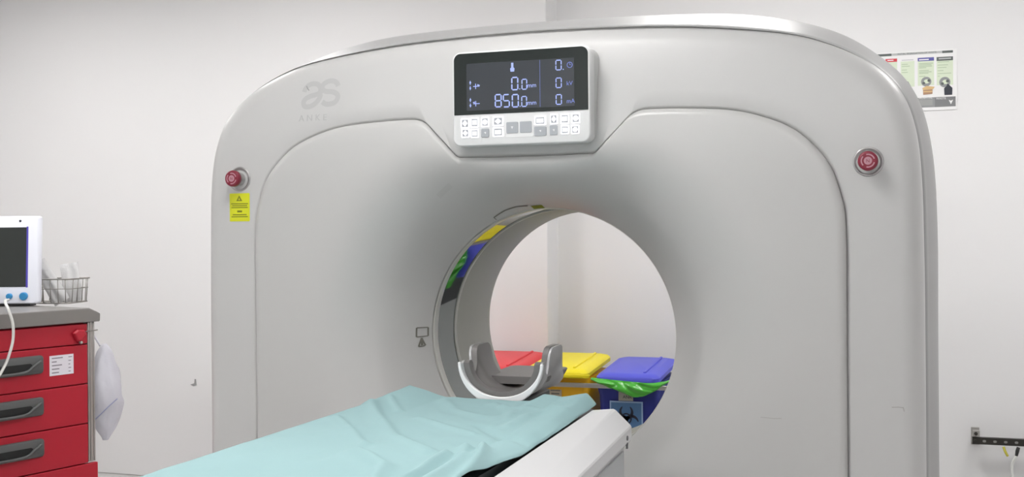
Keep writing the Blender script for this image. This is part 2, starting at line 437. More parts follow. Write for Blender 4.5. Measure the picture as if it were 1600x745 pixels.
# yellow warning label
b = BM(); yl = yfront(0, 1.37) + .0
poly(b, rrect(.066, .081, .002, 3, -.866, 1.3705), 0, .0008)
link('warning_label', b, 'yellow_label', scan)
b = BM()
poly(b, [(-.877, 1.3885), (-.857, 1.3885), (-.867, 1.405)], -.0009, .0003); 
for z, w in ((1.381, .056), (1.3755, .05), (1.370, .054)): bar(b, -.866 - w / 2, -.866 + w / 2, z - .0017, z + .0012, -.0009, .0003)
bar(b, -.874, -.858, 1.356, 1.3615, -.0009, .0003)
for z, w in ((1.3495, .046), (1.3435, .054)): bar(b, -.866 - w / 2, -.866 + w / 2, z - .0017, z + .0012, -.0009, .0003)
link('label_print', b, 'label_ink', scan)
b = BM(); poly(b, [(-.870, 1.3915), (-.864, 1.3915), (-.867, 1.398)], -.00125, .0002); link('label_triangle', b, 'yellow_label', scan)

printed(scan, 'warning_label', 'label_print', 'label_triangle')
# funnel marks: position given by angle and radius on the funnel
def onf(a, r, off=.0012):
    k = int(round(a / (2 * PI) * NA - .5)) % NA; x, z = r * math.cos(a), ZC + r * math.sin(a)
    y = ypan(k, x, z); e = .004
    n = Vector((-(fdepth(k, r - e) - fdepth(k, r + e)) / (2 * e) * math.cos(a), -1, -(fdepth(k, r - e) - fdepth(k, r + e)) / (2 * e) * math.sin(a)))
    return Vector((x, y, z)) + n.normalized() * off
def fribbon(bm, pts, wa, off=.0012):
    """pts (angle, radius) polyline with width wa in metres"""
    for (a0, r0), (a1, r1) in zip(pts[:-1], pts[1:]):
        n = max(1, int(math.hypot((a1 - a0) * r0, r1 - r0) / .006))
        for i in range(n):
            q0, q1 = i / n, (i + 1) / n
            A0, R0, A1, R1 = a0 + (a1 - a0) * q0, r0 + (r1 - r0) * q0, a0 + (a1 - a0) * q1, r0 + (r1 - r0) * q1
            L = math.hypot((A1 - A0) * r0, R1 - R0) or 1; na, nr = -(R1 - R0) / L * wa / 2 / r0, (A1 - A0) * r0 / L * wa / 2
            v = [bm.verts.new(onf(A0 + na, R0 + nr, off)), bm.verts.new(onf(A1 + na, R1 + nr, off)), bm.verts.new(onf(A1 - na, R1 - nr, off)), bm.verts.new(onf(A0 - na, R0 - nr, off))]
            bm.faces.new(v)
b = BM(); aM = PI - .012
rr0, rr1, da = .3675, .388, .034
fribbon(b, [(aM - da, rr0), (aM - da, rr1), (aM + da, rr1), (aM + da, rr0), (aM - da, rr0)], .003)
fribbon(b, [(aM + da + .01, .379), (aM + .105, .373), (aM + .108, .385), (aM + da + .01, .379)], .003)
fribbon(b, [(aM + .06, .379), (aM + .10, .379)], .004)
link('laser_mark', b, 'mark', scan)
b = BM(); fribbon(b, [(1.69, .3645), (1.60, .3645)], .008); link('yellow_sticker', b, 'label_ink', scan)
b = BM(); fribbon(b, [(2.01, .3635), (2.01, .370), (1.90, .3735), (1.80, .3735), (1.71, .370)], .0022); link('sticker_outline', b, 'mark', scan)
b = BM(); fribbon(b, [(2.17, .475), (2.06, .478)], .014, .0006)
link('faded_print', b, mat('faded_print', (.495, .492, .485), .45), scan)

# display console
con = bpy.data.objects.new('display_console', None); COL.objects.link(con); con.parent = scan
CX, CZ, CY = .006, 1.6435, -.052
con.location = (CX, CY, CZ)
CW, CH = .372, .245
b = BM()
rg = []
for ins, y in ((.004, .085), (.001, .03), (0, .010), (.0006, .0035), (.002, .001), (.004, 0)):
    rg.append([(x, y, z) for x, z in rrect(CW + .004 - 2 * ins, CH + .004 - 2 * ins, .022 - ins * .6, 8)])
loft(b, rg, True, True, True); link('console_housing', b, 'console', con, auto=45)
# backing flange that swells out behind the housing
b = BM(); loft(b, [[(x, y, z) for x, z in rrect(CW + w, CH + w * .9, .03, 8)] for w, y in ((.010, .085), (.006, .060), (-.002, .045), (-.01, .040))], True, True, True)
link('console_mount', b, 'console_side', con, auto=60)
def cpos(X, Y):      # measured drawing coordinates of the console face
    s = (X - 112) / 800; yt = 125 - 47 * s; yb = 662 - 30 * s
    return (s - .5) * CW, (.5 - (Y - yt) / (yb - yt)) * CH
zg = .5 * CH - .672 * CH
b = BM()
pts = []
for k, (sx, sz) in enumerate(((1, 1), (-1, 1))):
    for i in range(9):
        a = k * PI / 2 + i / 8 * PI / 2
        pts.append((sx * (CW / 2 - .003 - .018) + .018 * math.cos(a), CH / 2 - .003 - .018 + .018 * math.sin(a)))
pts += [(-CW / 2 + .003, zg), (CW / 2 - .003, zg)]
poly(b, pts, 0, .0012); link('glass_panel', b, 'glass', con)
b = BM(); x0, z1 = cpos(195, 187); x1, z0 = cpos(828, 430); bar(b, x0, x1, z0, z1, -.0013, .0004); link('lcd_screen', b, 'lcd', con)
YS = -.0018
b = BM()
SEG = {'0': 'abcdef', '8': 'abcdefg', '5': 'acdfg'}
def digit(bm, ch, X, Y, h, w, mi=0):
    cx, cz = cpos(X, Y); hh = h / 3.04 / 177 * .30 * .62 / 2; hh = h * .000515 / 2; ww = w * .000540 / 2; t = hh * .21; g = t * .25
    def hs(z): poly(bm, [(cx - ww + g, z), (cx - ww + t * .7, z + t / 2), (cx + ww - t * .7, z + t / 2), (cx + ww - g, z), (cx + ww - t * .7, z - t / 2), (cx - ww + t * .7, z - t / 2)], YS, .0003, mi)
    def vs(x, z0, z1): poly(bm, [(x, z0 + g), (x + t / 2, z0 + t * .7), (x + t / 2, z1 - t * .7), (x, z1 - g), (x - t / 2, z1 - t * .7), (x - t / 2, z0 + t * .7)], YS, .0003, mi)
    for s in SEG[ch]:
        if s == 'a': hs(cz + hh)
        if s == 'g': hs(cz)
        if s == 'd': hs(cz - hh)
        if s == 'b': vs(cx + ww, cz, cz + hh)
        if s == 'c': vs(cx + ww, cz - hh, cz)
        if s == 'f': vs(cx - ww, cz, cz + hh)
        if s == 'e': vs(cx - ww, cz - hh, cz)
digit(b, '0', 484, 301, 62, 30); digit(b, '0', 540, 305, 50, 24)
for X, c in ((385, '8'), (433, '5'), (486, '0')): digit(b, c, X, 400, 62, 30)
digit(b, '0', 538, 404, 50, 24)
for Y in (195, 297, 393): digit(b, '0', 739, Y, 48, 26)
for X, Y in ((513, 332), (514, 432), (766, 220)):
    x, z = cpos(X, Y); bar(b, x - .0012, x + .0012, z - .0012, z + .0012, YS, .0003)
link('readout', b, 'seg', con)
b = BM()
for s, X, Y in (('mm', 556, 324), ('mm', 556, 424)):
    x, z = cpos(X, Y); merge(b, text_bm(s, .0165, .0003), (x, YS, z))
link('unit_text', b, 'seg', con)
b = BM()
for s, X, Y in (('kV', 783, 312), ('mA', 783, 414)):
    x, z = cpos(X, Y); merge(b, text_bm(s, .0155, .0003), (x, YS, z))
x, z = cpos(803, 194)
for k in range(12):
    a, c = 2 * PI * k / 12, 2 * PI * (k + 1) / 12
    poly(b, [(x + .0078 * math.cos(a), z + .0078 * math.sin(a)), (x + .0078 * math.cos(c), z + .0078 * math.sin(c)), (x + .0062 * math.cos(c), z + .0062 * math.sin(c)), (x + .0062 * math.cos(a), z + .0062 * math.sin(a))], YS, .0003)
bar(b, x - .0006, x + .0006, z, z + .005, YS, .0003); bar(b, x, x + .004, z - .0006, z + .0006, YS, .0003)
x, _ = cpos(631, 300); _, z1 = cpos(631, 165); _, z0 = cpos(631, 435); bar(b, x - .0004, x + .0004, z0, z1, YS, .0003)
link('units_and_divider', b, 'seg_dim', con)
b = BM()
x, z = cpos(470, 205); bar(b, x - .003, x + .003, z - .002, z + .011, YS, .0003); poly(b, [(x - .005, z - .012), (x + .005, z - .012), (x + .006, z - .004), (x + .002, z), (x - .002, z), (x - .006, z - .004)], YS, .0003)
for i, Y in enumerate((312, 412)):
    x, z = cpos(218, Y)
    for s in (1, -1):
        poly(b, [(x - .003, z + s * .006), (x + .003, z + s * .006), (x, z + s * .013)], YS, .0003)
        bar(b, x - .001, x + .001, min(z + s * .002, z + s * .006), max(z + s * .002, z + s * .006), YS, .0003)
    bar(b, x + .008, x + .026, z - .004, z - .002, YS, .0003); bar(b, x + .014, x + .016, z - .010, z + .004, YS, .0003)
    if i == 0: poly(b, [(x + .020, z + .003), (x + .028, z - .001), (x + .020, z - .002)], YS, .0003)
    else: poly(b, [(x + .006, z), (x + .012, z + .003), (x + .012, z - .002)], YS, .0003)
link('screen_icons', b, 'seg', con)
printed(con, 'lcd_screen', 'readout', 'unit_text', 'units_and_divider', 'screen_icons')
# keypad
def kpos(X, Y): return cpos((715 + X / 7.27 - 680) * 3.725, (170 + Y / 7.27 - 50) * 3.725)
b = BM(); x0, z1 = kpos(578, 100); x1, z0 = kpos(892, 310); poly(b, rrect(x1 - x0, z1 - z0, .004, 4, (x0 + x1) / 2, (z0 + z1) / 2), 0, .0006); link('joystick_plate', b, 'console', con)
KX = .000252; KZ = .000270
keys = [(105, 165, 96, 100, 1), (218, 155, 88, 100, 1), (340, 150, 88, 100, 1), (108, 275, 92, 92, 1), (218, 278, 88, 88, 1), (340, 272, 86, 84, 0), (492, 140, 120, 92, 1), (492, 262, 120, 92, 1),
        (655, 210, 128, 108, 0), (810, 203, 128, 108, 0), (975, 132, 130, 88, 1), (975, 250, 130, 88, 0), (1130, 115, 82, 100, 1), (1252, 112, 92, 100, 1), (1375, 105, 92, 100, 1), (1126, 240, 82, 92, 0), (1254, 235, 88, 86, 1), (1368, 232, 86, 86, 1)]
for i, (X, Y, w, h, lit) in enumerate(keys):
    x, z = kpos(X, Y); w *= KX; h *= KZ; b = BM()
    loft(b, [[(px, y, pz) for px, pz in rrect(w - q, h - q, .003, 3, x, z)] for q, y in ((0, .0005), (0, -.0016), (.001, -.002))], True, False, True, 0 if lit else 1)
    if lit:
        bar(b, x - w * .36, x + w * .36, z - h * .36, z + h * .36, -.0021, .0002, 1)
        if i % 3 == 0: poly(b, [(x - w * .3, z), (x, z + h * .3), (x + w * .3, z), (x, z - h * .3)], -.0024, .0002, 0)
        elif i % 3 == 1: bar(b, x - w * .28, x + w * .28, z - h * .22, z + h * .22, -.0024, .0002, 0)
        else: disc(b, x, z, min(w, h) * .3, -.0024, .0002, 0)
    elif i == 8: poly(b, [(x - .0035, z + .003), (x + .0035, z + .003), (x, z - .004)], -.0021, .0002, 2)
    elif i == 9: bar(b, x - .002, x + .002, z - .0005, z + .0005, -.0021, .0002, 1)
    else: poly(b, [(x - .003, z + .002), (x + .003, z + .003), (x + .002, z - .003)], -.0021, .0002, 2)
    ko = link('key', b, ['key_lit', 'key_grey', 'console'], con)
    if lit: tag(ko, 'backlit white key')
    else: tag(ko, 'unlit grey key')

# ------------------------------------------------------------------ patient table
tab = empty('patient_table', (0, -1.3, 0), 0, 'white patient table running from the bottom of the view to the scanner bore', 'patient table')
def T(p): return (p[0], p[1] + 1.3, p[2])
def hz(y): return max(-.055, (y + .36) * .074) if y < -.36 else 0
b = BM()
def hsec(y, cap=0):
    d = hz(y); half = [(.264, .80), (.264, .874 + d * .3), (.274, .886 + d * .3), (.322, .891 + d), (.328, .8885 + d), (.362, .856 + d * .7), (.364, .852 + d * .7), (.364, .826 + d * .6), (.358, .818 + d * .6), (.346, .812 + d * .6), (.336, .42)]
    c = half + [(-(.262 + (x - .264) * .33), z - .014) for x, z in half[::-1]]
    return [T((x, y, z)) for x, z in c]
ys = [-.352, -.358, -.372, -.5, -.7, -.9, -1.1, -1.6, -2.45]
rgs = []
for i, y in enumerate(ys):
    s = hsec(y)
    if i == 0: s = [(x * .985, yy, z - .008 if z > .8 else z) for x, yy, z in s]
    rgs.append(s)
# closed loop: outer profile plus the channel floor between the two inner walls
loft(b, rgs, True, True, True)
link('table_housing', b, 'white', tab, bevel=.0025).data.set_sharp_from_angle(angle=math.radians(18))
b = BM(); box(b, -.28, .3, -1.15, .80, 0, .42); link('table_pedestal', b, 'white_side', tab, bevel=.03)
# side skirts under the lip
for s in (-1, 1):
    b = BM(); x0, x1 = (.337, .350) if s > 0 else (-.289, -.282)
    pts = [(-.376, .34), (-.376, .80), (-1.1, .77), (-2.44, .77), (-2.44, .34)]
    A = [b.verts.new(T((x0, y, z))) for y, z in pts]; B = [b.verts.new(T((x1, y, z))) for y, z in pts]
    b.faces.new(A); b.faces.new(B[::-1])
    for i in range(5): j = (i + 1) % 5; b.faces.new((A[i], A[j], B[j], B[i]))
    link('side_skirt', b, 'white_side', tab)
b = BM(); lathe(b, [(.0055, 0), (.0055, .002), (.004, .0025)], 12, 'x', T((.364, -.405, .835))); link('screw', b, 'base', tab)
b = BM(); box(b, .3615, .3655, .892, .898, .812, .825); link('latch_slot', b, 'base', tab)
# cradle (trough) lying in the channel
b = BM(); N = 20; secs = []
for y in (-.245, -.26, -.3, -1.0, -2.4):
    top = [T((.25 * t, y, .857 + .016 * t * t + (0 if y < -.25 else -.004))) for t in [-1 + 2 * i / N for i in range(N + 1)]]
    bot = [T((.25 * t, y, .825 + .02 * t * t)) for t in [1 - 2 * i / N for i in range(N + 1)]]
    secs.append(top + bot)
loft(b, secs, True, True, True); link('cradle', b, 'carbon', tab, auto=50)
for s in (-1, 1):
    b = BM(); x0, x1 = (.2505, .262) if s > 0 else (-.261, -.2505); box(b, x0, x1, -1.1, .90, .815, .845); link('cradle_rail', b, 'dark', tab, bevel=.003)

# ------------------------------------------------------------------ disposable sheet
RIDGE = [([(-.277, -.373), (-.161, -.569), (-.021, -.785), (.045, -.859), (.108, -.914)], .016, .007),
 ([(-.247, -.594), (-.154, -.722), (-.039, -.883)], .012, .005), ([(-.066, -.561), (-.008, -.606), (.059, -.67), (.123, -.722)], .010, .004),
 ([(.165, -1.25), (.169, -1.125), (.158, -1.032), (.157, -.95)], .014, .012), ([(.262, -1.15), (.239, -.997), (.203, -.886)], .013, .013), ([(.225, -1.25), (.215, -1.1), (.20, -.98), (.16, -.86)], .015, .010),
 ([(-.241, -.33), (-.152, -.472)], .010, .004), ([(.02, -.30), (.10, -.42), (.14, -.56)], .014, .004), ([(.10, -.62), (.19, -.74), (.25, -.80)], .014, -.005), ([(-.02, -.95), (.08, -1.05), (.13, -1.2)], .018, .009),
 ([(-.12, -.28), (-.04, -.42), (.05, -.50)], .018, .004), ([(.235, -.36), (.17, -.50), (.16, -.62)], .016, .005), ([(.06, -.36), (.16, -.42), (.24, -.46)], .012, .004)]
def segd(px, py, a, c):
    vx, vy = c[0] - a[0], c[1] - a[1]; L = vx * vx + vy * vy; t = max(0, min(1, ((px - a[0]) * vx + (py - a[1]) * vy) / L))
    return math.hypot(px - a[0] - t * vx, py - a[1] - t * vy)
def interp(tab_, x):
    if x <= tab_[0][0]: return tab_[0][1]
    for (a, va), (c, vc) in zip(tab_[:-1], tab_[1:]):
        if x <= c: 
            t = (x - a) / (c - a); return va + (vc - va) * t
    return tab_[-1][1]
FARY = [(-.28, -.15), (-.25, -.19), (-.142, -.212), (0, -.222), (.09, -.235), (.13, -.258), (.175, -.268), (.245, -.297), (.27, -.31)]
FARZ = [(-.28, .884), (-.265, .897), (-.25, .902), (-.20, .893), (-.142, .880), (0, .8775), (.085, .880), (.105, .890), (.128, .902), (.15, .901), (.175, .8995), (.21, .908), (.245, .9155), (.258, .905), (.27, .893)]
NX, NY = 110, 230
b = BM(); V = []
for j in range(NY + 1):
    q = j / NY; row = []
    for i in range(NX + 1):
        u = -1 + 2 * i / NX
        xr = .267 - .016 * min(1, max(0, (q - .38) / .14)) + .003 * noise.noise((q * 9, 3, 0)); xl = -.290
        x = xl + (xr - xl) * (u + 1) / 2
        fy = interp(FARY, x); y = fy + (-2.3 - fy) * (q ** 1.35)
        w = max(0, 1 - (fy - y) / .55) ** 2
        ed = min(1, max(0, (x - .19) / .076)); edl = min(1, max(0, (-.25 - x) / .04))
        near = .8835 + .010 * math.sin(ed * PI) * (1 if y > -1.3 else .5) - .004 * edl ** 2
        z = w * interp(FARZ, x) + (1 - w) * near
        for pts, wd, am in RIDGE:
            d = min(segd(x, y, a, c) for a, c in zip(pts[:-1], pts[1:]))
            if d < wd * 3: z += 1.3 * am * math.exp(-(d / (wd * .9)) ** 2) * (1 - .6 * ed ** 2)
        z += .0040 * noise.noise((x * 7, y * 5, 1.3)) * (1 - w * .6) + .0026 * noise.noise((x * 20 + y * 8, y * 12, 4.3)) + .003 * max(0, .5 - 4 * abs(noise.noise((x * 4 + 3, y * 3.2, 7.7))))
        z = max(z, .8795 + (0 if abs(x) < .27 else .0))
        row.append(b.verts.new((x, y, z)))
    # hanging hem on the right: a short turn down
    V.append(row)
for a, c in zip(V[:-1], V[1:]):
    for i in range(NX): b.faces.new((a[i], a[i + 1], c[i + 1], c[i]))
# hems hanging over both long edges
for side in (0, -1):
    prev = [r[side] for r in V]
    for st in range(1, 4):
        cur = []
        for k, v in enumerate(V):
            p = v[side].co; s = 1 if side == -1 else -1
            drop = (.0015 if side == -1 else .010) * st + (.002 * noise.noise((p.y * 8, st, 2)))
            cur.append(b.verts.new((p.x + s * .0012 * st, p.y, p.z - drop)))
        for k in range(NY): b.faces.new((prev[k], prev[k + 1], cur[k + 1], cur[k]))
        prev = cur
sh = link('disposable_sheet', b, 'sheet', smooth=True, solid=.0012)
tag(sh, 'pale turquoise disposable sheet spread over the patient table, creased near the bore', 'sheet')

# ------------------------------------------------------------------ head holder
hh = empty('head_holder', (0, -.2, .874), 0, 'grey U-shaped head holder with white front rim at the end of the patient table', 'head holder')
def uprof(h, a=.101, depth=.088, n=28, z0=.003):
    """U in x-z, lower half-ellipse with straight arms up to height h"""
    pts = []
    for i in range(n + 1):
        t = PI + PI * i / n
        pts.append((a * math.cos(t), z0 + depth + depth * math.sin(t)))
    return pts
def ushell(name, m, a0, a1, d0, d1, zb0, zb1, ylist, hf, y_off=0):
    """solid between outer U (a0,d0) and inner U (a1,d1); arm height hf(y)"""
    b = BM(); n = 30; rgs = []
    for y in ylist:
        h = hf(y); o, inn = [], []
        for i in range(n + 1):
            t = PI + PI * i / n
            zo = zb0 + d0 * (1 + math.sin(t)); zi = zb1 + d1 * (1 + math.sin(t))
            o.append((a0 * math.cos(t), zo)); inn.append((a1 * math.cos(t), zi))
        top_o = zb0 + d0; 
        def sc(pts, zb, d):      # stretch arms to height h, keep the bottom
            out = []
            for x, z in pts:
                f = (z - zb) / d; out.append((x * (1 + .05 * max(0, h - .09) / .04 * f ** 3), zb + (h - zb) * (f if h <= d + zb else f)))
            return out
        oo = sc(o, zb0, d0); ii = sc(inn, zb1, d1)
        rgs.append([(x, y, z) for x, z in oo] + [(x, y, z) for x, z in ii[::-1]])
    loft(b, rgs, True, True, True)
    return link(name, b, m, hh, auto=40, bevel=.004)
def hf(y):
    return interp([(-.001, .086), (.0, .090), (.008, .096), (.020, .096), (.030, .088), (.036, .066), (.046, .062), (.056, .080), (.062, .112), (.072, .124), (.085, .128), (.15, .128), (.165, .122), (.175, .10), (.18, .06), (.19, .045)], y)
YL = [0, .003, .008, .014, .02, .026, .031, .036, .041, .046, .051, .056, .059, .062, .067, .072, .078, .085, .10, .12, .15, .158, .165, .171, .175, .178, .181, .19]
ushell('holder_shell', 'hold_silver', .106, .100, .09, .083, .0, .007, YL, hf)
ushell('holder_liner', 'hold_grey', .0995, .085, .082, .066, .0075, .020, [y + .002 for y in YL[:-1]], lambda y: hf(y - .001) + .001)
b = BM(); loft(b, [[(x, y, z) for x, y in rrect(.165 - q, .235, .02, 5, 0, .2075)] for z, q in ((.030, .02), (.043, .004), (.047, 0), (.0495, .004))], True, True, True); link('head_tray', b, 'hold_grey', hh, auto=50)
b = BM(); n = 30; o, inn = [], []
for i in range(n + 1):
    t = PI + PI * i / n
    o.append((.111 * math.cos(t), -.012 + .106 * (1 + math.sin(t)))); inn.append((.1045 * math.cos(t), .010 + .084 * (1 + math.sin(t))))
rgs = [[(x, y, z) for x, z in o] + [(x, y, z) for x, z in inn[::-1]] for y in (-.012, -.001)]
loft(b, rgs, True, True, True); link('white_rim', b, 'hold_white', hh, bevel=.002)
b = BM(); box(b, -.05, .05, -.02, .25, -.03, -.001); link('mounting_tongue', b, 'carbon', hh, bevel=.004)

# ------------------------------------------------------------------ bins and rack behind the scanner
def make_bin(name, label, x0, x1, mb, ml, y0=1.815, y1=2.2, up=0, tilt=4.0):
    cx = (x0 + x1) / 2; w = x1 - x0; cy = (y0 + y1) / 2; dpt = y1 - y0
    t = empty(name, (cx, cy, 0), 0, label, 'waste bin')
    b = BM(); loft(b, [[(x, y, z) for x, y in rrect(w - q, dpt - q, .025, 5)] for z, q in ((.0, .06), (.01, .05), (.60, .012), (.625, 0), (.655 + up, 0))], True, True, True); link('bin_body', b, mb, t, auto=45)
    b = BM(); lw, ld = w - .012, dpt + .05
    s = math.tan(math.radians(tilt)); Z = lambda y, z: z + up + (y + dpt / 2) * s
    L = [(lw, ld, .030, .6565), (lw + .012, ld + .008, .032, .660), (lw + .012, ld + .008, .032, .676), (lw - .004, ld - .006, .034, .686), (lw - .05, ld - .05, .03, .693)]
    loft(b, [[(x, y, Z(y, z)) for x, y in rrect(a, c, r, 6)] for a, c, r, z in L], True, True, True)
    link('bin_lid', b, ml, t, auto=35)
    b = BM(); xa = lw / 2 - .062
    loft(b, [[(x, y, Z(y, z)) for x, y in rrect(.012 - q, ld - .07, .004, 3, xa)] for z, q in ((.690, 0), (.697, 0), (.699, .003))], True, True, True); link('lid_ridge', b, ml, t, auto=40)
    return t
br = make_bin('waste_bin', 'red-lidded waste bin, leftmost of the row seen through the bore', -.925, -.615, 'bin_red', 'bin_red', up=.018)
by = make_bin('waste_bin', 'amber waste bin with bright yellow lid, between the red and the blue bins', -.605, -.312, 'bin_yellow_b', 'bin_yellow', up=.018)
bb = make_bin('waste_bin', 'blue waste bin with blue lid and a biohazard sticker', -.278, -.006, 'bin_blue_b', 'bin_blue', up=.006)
# stickers
def pos_on(t, bm, y=1.814): bmesh.ops.translate(bm, verts=bm.verts, vec=(-t.location.x, y - t.location.y, 0))
b = BM(); bar(b, -.462 - .028, -.434, .585, .652, .0035, .001); pos_on(by, b); link('bin_label', b, 'label_beige', by)
b = BM(); bar(b, -.484, -.44, .612, .617, .0024, .0005); bar(b, -.480, -.444, .598, .604, .0024, .0005); bar(b, -.484, -.45, .63, .634, .0024, .0005); pos_on(by, b); link('label_lines', b, 'mark', by)
def yb_(z): return .006 * max(0, (.625 - z) / .6)  # body taper
b = BM(); bar(b, -.184, -.121, .582, .63, .0035, .001); pos_on(bb, b); link('bin_label', b, 'label_grey', bb)
b = text_bm('ANR', .019, .0004, 'CENTER'); bmesh.ops.translate(b, verts=b.verts, vec=(-.146, .0022, .592)); pos_on(bb, b); link('label_lettering', b, 'black', bb)
b = BM(); bar(b, -.222, -.080, .435, .580, .0045, .0025); pos_on(bb, b); link('sticker_border', b, 'sign_edge', bb)
b = BM(); bar(b, -.216, -.086, .441, .574, .0018, .0005); pos_on(bb, b); link('biohazard_sticker', b, 'sign_blue', bb)
b = BM(); cx, cz = -.151, .507
for k in range(3):
    a0 = PI / 2 + k * 2 * PI / 3
    c0 = (cx + .026 * math.cos(a0), cz + .026 * math.sin(a0)); prev = None
    for i in range(25):     # horned crescents opening outwards
        a = a0 + math.radians(35) + math.radians(290) * i / 24; th = .004 + .011 * math.sin(PI * i / 24) ** .7
        po = (c0[0] + .031 * math.cos(a), c0[1] + .031 * math.sin(a)); pi_ = (c0[0] + (.031 - th) * math.cos(a), c0[1] + (.031 - th) * math.sin(a))
        if prev: poly(b, [prev[0], po, pi_, prev[1]], .0012, .0003)
        prev = (po, pi_)
for k in range(24):
    a, c = 2 * PI * k / 24, 2 * PI * (k + 1) / 24
    poly(b, [(cx + .024 * math.cos(a), cz + .024 * math.sin(a)), (cx + .024 * math.cos(c), cz + .024 * math.sin(c)), (cx + .018 * math.cos(c), cz + .018 * math.sin(c)), (cx + .018 * math.cos(a), cz + .018 * math.sin(a))], .0009, .0003)
pos_on(bb, b); link('biohazard_symbol', b, 'black', bb)
printed(bb, 'bin_label', 'label_lettering'); printed(bb, 'biohazard_sticker', 'sticker_border', 'biohazard_symbol'); printed(by, 'bin_label', 'label_lines')
# green liner hanging over the blue bin's rim
b = BM(); top = [(-.292, .680), (-.25, .677), (-.18, .672), (-.12, .668), (-.06, .666), (-.02, .667), (.02, .674), (.05, .684)]
bot = [(-.292, .668), (-.247, .655), (-.173, .628), (-.125, .610), (-.094, .603), (-.055, .613), (-.02, .634), (.02, .660), (.05, .676)]
rows = []
for j in range(15):
    q = j / 14; row = []
    for i in range(61):
        x = -.292 + .342 * i / 60; zt = interp(top, x); zb = interp(bot, x)
        z = zt + (zb - zt) * q
        z += q * .006 * noise.noise((x * 30, 2, 2)); y = 1.782 - .012 * math.sin(q * PI * .8) - .022 * abs(noise.noise((x * 16 + z * 22, z * 34, 1)))
        row.append(b.verts.new((x, y, z)))
    rows.append(row)
for a, c in zip(rows[:-1], rows[1:]):
    for i in range(60): b.faces.new((a[i], a[i + 1], c[i + 1], c[i]))
tag(link('bin_bag', b, 'bag_green', smooth=True, solid=.0015), 'crumpled green bin bag hanging out under the blue lid', 'bin bag')
# yellow liner frill under the yellow lid
b = BM(); rows = []
for j in range(5):
    q = j / 4; rows.append([b.verts.new((-.60 + .30 * i / 50, 1.782 - .004 * abs(noise.noise((i * .35, q * 3, 5))), -.0 + .690 - q * (.012 + .011 * abs(noise.noise((i * .16, 0, 9)))))) for i in range(51)])
for a, c in zip(rows[:-1], rows[1:]):
    for i in range(50): b.faces.new((a[i], a[i + 1], c[i + 1], c[i]))
tag(link('bin_bag', b, 'bin_yellow', smooth=True, solid=.001), 'thin edge of yellow bin bag showing under the yellow lid', 'bin bag')
rk = empty('bin_rack', (-.3, 1.8, 0), 0, 'low steel rack whose front rail runs across the row of bins', 'rack')
b = BM(); box(b, -.70, .62, -.007, .007, .634, .653); link('front_rail', b, 'steel', rk, bevel=.002)
for x in (-.70, .605):
    for y in (-.007, .37): b = BM(); box(b, x, x + .015, y, y + .014, 0, .631); link('rack_leg', b, 'steel', rk)
for x in (-.70, .605): b = BM(); box(b, x, x + .015, .0075, .37, .632, .65); link('side_rail', b, 'steel', rk)
b = BM(); box(b, .30, .60, .374, .383, .05, .64); link('dark_sheet', b, mat('dark_sheet_grey', (.14, .14, .145), .5), rk)  # dark grey sheet added to darken the wall right of the blue bin

